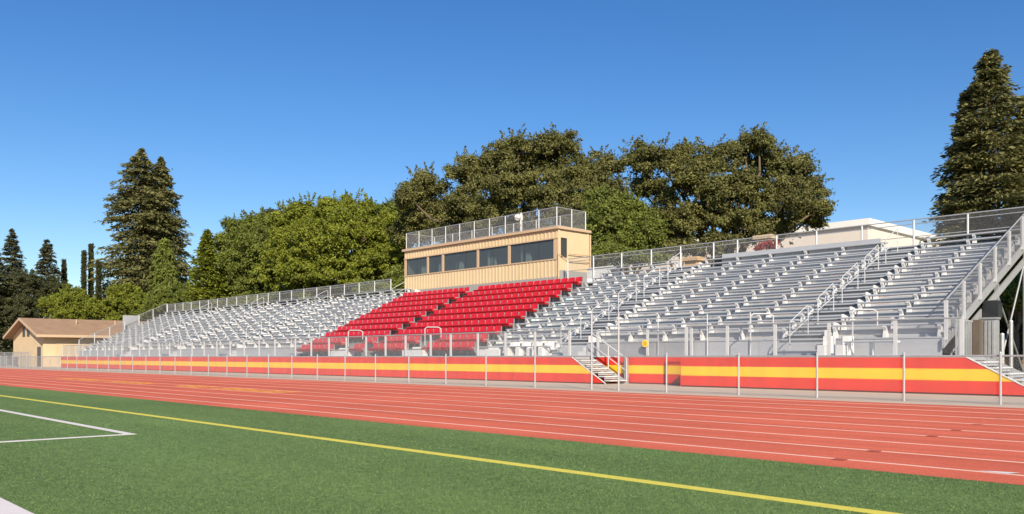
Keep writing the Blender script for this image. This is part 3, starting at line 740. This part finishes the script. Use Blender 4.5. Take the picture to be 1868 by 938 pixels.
def broadleaf(kind, base, lobes, label, cat, group, m, seed, leaf=.24, dens=1.0, clump=1.0, bark='bark', fill=1., shrink=1.):
    """lobes: (x,y,z,r) world big lobes; each is filled with uneven clumps around its skin"""
    rng = np.random.default_rng(seed); base = np.array(base, float)
    root = empty(kind, tuple(base), label, cat, group)
    lob = np.array(lobes, float); lob[:,:3] -= base; lob[:,3] *= shrink
    tb = MB(); cz = lob[:,2].min()*.55
    fork = np.array((lob[:,0].mean()*.3, lob[:,1].mean()*.3, max(1.5, cz)))
    rt = .028*lob[:,2].max()+.05
    limb(tb, (0,0,-.2), fork, rt*1.25, rt*.85, rng, 4, .05)
    P=[];A=[];B=[];T=[]
    for x, y, z, r in lob:
        limb(tb, fork, (x,y,z-r*.2), rt*.55, .05, rng, 5, .18)
        nc = int(17*(r/clump)**2*dens)+5
        d = unit(rng.normal(size=(nc,3))); d[:,2] = np.where(d[:,2] < -.55, -d[:,2]*.5, d[:,2])
        cc = np.array((x,y,z)) + d*r*rng.uniform(.40,1.22,(nc,1))*np.array((1,1,.85))
        for c in cc[:max(3,nc//4)]: limb(tb, (x,y,z-r*.2), c, .06, .02, rng, 3, .2)
        for c in cc:
            rc = clump*rng.uniform(.22,.62); nl = int(115*dens*(rc/.5)**2*(.24/leaf)**1.6)+12
            dd = unit(rng.normal(size=(nl,3))); rad = rng.uniform(.25,1,(nl,1))**.6*rc*(1+.25*rng.normal(size=(nl,1)))
            p = c + dd*rad*np.array((1.2,1.2,.80))
            nn = unit(dd*.8 + rng.normal(size=(nl,3))*.7 + (0,0,.45))
            a = unit(np.cross(nn, rng.normal(size=(nl,3)))); bb = np.cross(nn, a)
            s = leaf*rng.uniform(.6,1.3,(nl,1))
            P.append(p); A.append(a*s); B.append(bb*s*.62)
            T.append(rng.uniform(0,1) * .55 + rng.uniform(0,.5,nl))
    for x, y, z, r in lob:                         # loose leaves between the clumps, and thin sprigs breaking the outline
        nl = int(120*fill*dens*r*r*(.24/leaf)**1.5)
        dd = unit(rng.normal(size=(nl,3))); p = np.array((x,y,z)) + dd*r*rng.uniform(.3,1.12,(nl,1))
        nn = unit(dd + rng.normal(size=(nl,3))*.7 + (0,0,.4)); a = unit(np.cross(nn, rng.normal(size=(nl,3)))); bb = np.cross(nn, a)
        sz = leaf*rng.uniform(.6,1.25,(nl,1)); P.append(p); A.append(a*sz); B.append(bb*sz*.6); T.append(rng.uniform(0,1,nl)*.8)
        for k in range(int(9*r*r)+4):
            d0 = unit(rng.normal(size=3)+(0,0,.5)); st = np.array((x,y,z))+d0*r*rng.uniform(.9,1.1); ln = rng.uniform(.4,1.1)*clump
            n1 = int(16*ln*(.24/leaf)); t = rng.uniform(0,1,(n1,1)); d1 = unit(d0+rng.normal(size=3)*.5)
            p = st + d1*t*ln + rng.normal(size=(n1,3))*.10*(1.2-t); a = unit(rng.normal(size=(n1,3))); bb = unit(np.cross(a, rng.normal(size=(n1,3))))
            sz = leaf*rng.uniform(.6,1.2,(n1,1)); P.append(p); A.append(a*sz); B.append(bb*sz*.6); T.append(rng.uniform(.1,.9,n1))
    tb.build('trunk', M[bark], root, smooth=True)
    quads_obj('crown', M[m], np.concatenate(P), np.concatenate(A), np.concatenate(B), np.concatenate(T), root)
    return root
def conifer(kind, base, H, Rm, label, group, m, seed, z0=.08, power=.8, droop=.25, whorl=.55, nb=7, spr=.34, dens=1.0, irregular=.25, bark='rbark', lean=(0,0), layer=0., tops=(), cat='tree', tip=0.):
    rng = np.random.default_rng(seed); root = empty(kind, base, label, cat, group)
    tb = MB(); limb(tb, (0,0,-.2), (lean[0],lean[1],H*.97), .016*H+.08, .03, rng, 8, .02)
    P=[];A=[];B=[];T=[]
    def stem(top, Ht, Rmx, zs, cx, cy):
        z = zs
        while z < Ht*.985:
            f = (z-zs)/(Ht-zs); prof = (1-f)**power
            if tip: prof *= min(1., (1-f)/tip)**.75
            if f < .12: prof *= .72+.28*f/.12
            wl = rng.uniform(1-irregular, 1+irregular*.6) if layer else 1.
            for k in range(nb):
                az = rng.uniform(0, 2*math.pi); Lb = max(.25, Rmx*prof*wl*rng.uniform(1-irregular*1.4, 1.08))
                dr = droop*rng.uniform(.5,1.4); dx, dy = math.cos(az), math.sin(az)
                c0 = np.array((cx+lean[0]*f, cy+lean[1]*f, z+rng.uniform(-.2,.2)*whorl))
                if Lb > 1.0 and k < 4: tb.tube(c0, c0+np.array((dx*Lb*.85,dy*Lb*.85,-dr*Lb*.7)), .045, 4, .012, cap=False)
                ns = int((5+11*Lb)*dens*(.34/spr))+3
                t = rng.uniform(.12,1.0,ns)**.75
                p = c0 + np.outer(t*Lb, (dx,dy,0)) + np.outer(-dr*Lb*t**1.5 + .10*Lb*t, (0,0,1))
                wd = .30*Lb*(1-.72*t)+.10
                side = rng.normal(size=ns)*wd; p += np.outer(side, (-dy,dx,0)); p[:,2] += rng.normal(size=ns)*.10 - np.abs(side)*.22
                a = unit(np.outer(np.ones(ns),(dx,dy,-dr*1.2)) + np.outer(np.sign(side)*.6,(-dy,dx,0)) + rng.normal(size=(ns,3))*.35)
                nn = unit(np.array((0,0,1.)) + rng.normal(size=(ns,3))*.55); bb = unit(np.cross(nn, a))
                s = spr*rng.uniform(.6,1.35,(ns,1))
                P.append(p); A.append(a*s); B.append(bb*s*.42); T.append(rng.uniform(0,.5)+rng.uniform(0,.55,ns))
            z += whorl*rng.uniform(.7,1.3)*(1.0-.35*f)
    stem(H, H, Rm, H*z0, 0, 0)
    for ox, oy, hh, rr, zs in tops:
        limb(tb, (ox*.2,oy*.2,zs*.8), (ox,oy,hh*.97), .15, .03, rng, 5, .03); stem(hh, hh, rr, zs, ox, oy)
    tb.build('trunk', M[bark], root, smooth=True)
    quads_obj('crown', M[m], np.concatenate(P), np.concatenate(A), np.concatenate(B), np.concatenate(T), root)
    return root
def LB_(d, lst):      # lobes given as (photo x, photo y, radius in photo pixels, depth offset)
    o = []
    for x, y, r, dd in lst:
        p = far(x, y, d+dd); o.append((*p, r/1548*(d+dd)))
    return o
def gbase(px, d): a = far(px, 600, d); return (a[0], a[1], 0)

TG = 'trees behind the grandstand'
broadleaf('oak_tree', gbase(960, 72), LB_(72, [(775,345,38,2),(752,362,24,0),(800,395,45,3),(850,325,46,1),(860,390,55,-1),(910,300,48,2),(945,275,36,-1),(930,350,60,-4),(985,300,55,3),(1025,270,40,0),(1000,370,62,-4),(1060,330,52,0),(1095,310,38,3),(1085,385,58,-3),(1040,410,50,-5),(1110,360,40,2),(900,400,50,-3),(770,405,38,2),(745,430,34,3),(800,430,40,1),(850,430,44,2),(960,430,44,2)]),
          'spreading dark oak rising directly behind the press box', 'tree', TG, 'lf_oak', 11, leaf=.105, dens=.74, fill=.25, shrink=.86)
broadleaf('oak_tree', gbase(1330, 66), LB_(66, [(1160,290,36,2),(1205,295,40,0),(1180,350,44,2),(1245,285,28,1),(1250,340,52,-2),(1300,300,46,0),(1360,270,38,1),(1385,262,24,0),(1330,350,58,-4),(1400,310,50,2),(1445,315,46,0),(1475,345,36,2),(1430,365,52,-3),(1490,380,28,0),(1470,400,36,2),(1280,400,55,-3),(1360,410,52,-4),(1420,415,38,0),(1215,400,46,0),(1235,425,40,2)]),
          'wide dark oak standing right of the press box behind the right rows', 'tree', TG, 'lf_oak', 12, leaf=.10, dens=.74, fill=.25, shrink=.86)
broadleaf('leafy_tree', gbase(1135, 62), LB_(62, [(1110,385,40,0),(1140,400,38,1),(1100,420,42,-1),(1150,430,40,0),(1180,425,34,1),(1125,448,34,-1),(1175,452,26,0)]),
          'smaller olive green tree between the press box and the wide oak', 'tree', TG, 'lf_mid', 13, leaf=.10)
broadleaf('leafy_tree', gbase(620, 80), LB_(80, [(530,415,40,2),(570,405,40,0),(615,395,38,-1),(655,400,40,0),(690,425,44,1),(720,455,38,2),(640,440,58,-4),(580,450,55,-3),(530,465,48,0),(690,475,46,-3),(620,495,52,-4),(560,500,44,-2),(725,490,34,0),(510,500,36,1),(540,525,34,1),(590,520,36,0),(645,515,36,0),(690,505,34,0),(735,520,28,2)]),
          'broad bright olive green tree left of the press box', 'tree', TG, 'lf_lime', 14, leaf=.115, dens=.8, fill=.5, shrink=.93)
broadleaf('leafy_tree', gbase(455, 92), LB_(92, [(440,425,28,0),(470,420,30,1),(425,455,32,0),(465,460,42,-2),(500,420,28,2),(430,495,38,-1),(480,500,40,-2),(420,525,30,0),(455,530,34,-1)]),
          'rounded mid green tree between the small cone tree and the bright broad tree', 'tree', TG, 'lf_mid', 15, leaf=.125)
broadleaf('leafy_tree', gbase(735, 92), LB_(92, [(715,392,26,0),(740,385,28,1),(765,400,26,0),(735,415,30,0)]),
          'grey green tree top between the bright broad tree and the press box oak', 'tree', TG, 'lf_mid', 16, leaf=.13)
broadleaf('leafy_tree', gbase(500, 100), LB_(100, [(455,420,20,0),(480,412,22,0),(508,402,20,0),(545,395,22,0)]),
          'dark sparse tree top showing above the mid green tree', 'tree', TG, 'lf_con', 17, leaf=.13, dens=.6)
conifer('redwood_tree', gbase(258, 125), far(258,264,125)[2], 8.9, 'tallest conifer at left, a layered olive redwood', TG, 'lf_red', 21, power=.55, droop=.28, whorl=.8, nb=14, spr=.30, layer=1, irregular=.28, dens=1.1, tip=.10)
conifer('redwood_tree', gbase(293, 127), far(293,284,127)[2], 7.2, 'slightly lower redwood just right of and behind the tallest conifer', TG, 'lf_red', 22, power=.55, droop=.3, whorl=.8, nb=13, spr=.30, layer=1, dens=1.1, tip=.1)
conifer('drooping_cedar', gbase(300, 118), far(300,430,118)[2], 3.9, 'grey green weeping tree in front of the tall redwoods', TG, 'lf_mid', 23, power=.4, droop=1.1, whorl=.6, nb=12, spr=.26, dens=1.1)
conifer('cone_tree', gbase(378, 90), far(378,418,90)[2], 3.9, 'small pointed green conifer right of the tall redwoods', TG, 'lf_lime', 24, power=.72, droop=.12, whorl=.42, nb=12, spr=.20, irregular=.2, dens=1.1)
conifer('spruce_tree', gbase(22, 150), far(22,416,150)[2], 5.2, 'dark blue green conifer, leftmost of the row behind the house', TG, 'lf_con', 25, power=.7, droop=.25, whorl=.75, nb=12, spr=.28)
conifer('spruce_tree', gbase(86, 145), far(86,434,145)[2], 5.2, 'dark conifer above the gable end of the cream house', TG, 'lf_con', 26, power=.7, droop=.25, whorl=.75, nb=12, spr=.28)
conifer('spruce_tree', gbase(-18, 128), far(-18,440,128)[2], 5.5, 'dark conifer cut off by the left edge', TG, 'lf_cyp', 27, power=.6, droop=.3, whorl=.7, nb=12, spr=.28)
for i, (px, top, d, lb) in enumerate(((117,474,150,'lone thin pointed cypress top between the dark conifer and the cypress trio'),(153,458,125,'left cypress of the slim trio above the house roof'),(166,446,127,'tallest cypress in the middle of the slim trio'),(180,478,118,'darkest cypress of the slim trio beside the redwood'))):
    conifer('cypress_tree', gbase(px, d), far(px,top,d)[2], .48 if i else .9, lb, 'slim cypresses', 'lf_cyp', 30+i, z0=.03, power=.45, droop=-1.2, whorl=.4, nb=10, spr=.2, irregular=.1)
conifer('redwood_tree', gbase(1806, 50), far(1806,86,50)[2], 5.8, 'big dark conifer at the right edge with a broken double top', TG, 'lf_red', 41, power=.72, droop=.18, whorl=.5, nb=14, spr=.17, irregular=.34, dens=1.15,
        tops=((-1.35,.2,far(1757,150,50)[2],1.9,9.0),(1.6,.8,far(1855,180,50)[2],1.9,8.0)))
broadleaf('leafy_tree', (-4.6, 44.5, 0), [(-4.6,44.5,9,3.2),(-5.2,45.5,12,3),(-3.5,43,11,2.8),(-6,46,7,2.6),(-3,44,6,2.8),(-4.6,44.5,14.5,2.2)], 'dense unseen tree added for shade beyond the right edge, behind the end of the stand', 'tree', TG, 'lf_oak', 43, leaf=.16)  # out-of-view tree, added to throw shade on the right edge
conifer('redwood_tree', gbase(1895, 54), far(1895,215,54)[2], 4.6, 'second dark conifer cut off by the right edge', TG, 'lf_red', 42, power=.6, droop=.2, whorl=.55, nb=13, spr=.18, dens=1.1)
BG = 'bushes behind the grandstand'
for i, (px, d, lob, m, lb) in enumerate((
    (125,112,[(105,560,24,0),(135,545,22,0),(160,565,24,0),(125,575,22,-1)],'lf_lime','bright green bush above the middle of the house roof'),
    (215,112,[(195,570,20,0),(225,545,26,0),(255,560,26,0),(215,590,20,-1)],'lf_lime','bright green bush below the tall redwood'),
    (300,108,[(290,560,22,0),(325,545,26,0),(350,560,24,0),(265,585,22,0)],'lf_mid','olive bush behind the far corner of the stand'),
    (390,100,[(365,540,24,0),(395,545,26,0),(425,550,22,0)],'lf_mid','olive bush below the small cone tree'),
    (480,88,[(440,560,20,0),(475,555,22,0),(510,552,20,0),(540,548,20,1)],'lf_mid','olive bush row behind the middle of the left rows'),
    (610,78,[(565,545,20,0),(600,540,22,0),(640,538,22,0)],'lf_lime','bright green bush under the broad bright tree'),
    (700,72,[(670,532,20,0),(705,528,22,0),(735,530,20,0),(720,505,18,1)],'lf_mid','green bush tucked against the left end of the press box'),
    (60,130,[(50,520,26,0),(65,560,30,0),(40,570,30,0),(100,530,22,2)],'lf_cyp','dark bush behind the gable'),
    (1130,50,[(1100,470,14,0),(1135,465,16,0),(1165,472,14,0),(1200,470,12,0)],'lf_mid','low green shrub showing over the back row beside the press box'),
    (1400,56,[(1388,452,7,0),(1402,447,7,0),(1412,452,5,0)],'lf_flow','small shrub of red flowers in front of the tall tan block'),
    (1850,44,[(1835,545,22,0),(1865,540,26,0),(1850,515,22,1),(1885,530,26,0)],'lf_mid','sunlit green shrub below the end of the stand, right edge'),
    (1860,48,[(1830,610,26,0),(1860,615,28,0),(1895,610,28,0),(1845,630,20,0)],'lf_cyp','shrub behind the bar fence, shade put into its dark leaves'),  # dark cypress leaf colour paints the shade onto this shrub
    (1085,56,[(1080,475,16,0),(1095,468,18,0),(1115,462,18,1),(1090,490,14,0)],'lf_mid','grey green shrub in the corner beside the press box'),
    (1210,62,[(1225,455,16,0),(1260,450,16,0),(1300,445,18,0),(1340,440,16,0)],'lf_oak','dark shrub line under the wide oak')) ):
    broadleaf('bush', gbase(px, d), LB_(d, lob), lb, 'bush', BG, m, 60+i, leaf=.115, clump=.3 if m == 'lf_flow' else .75)
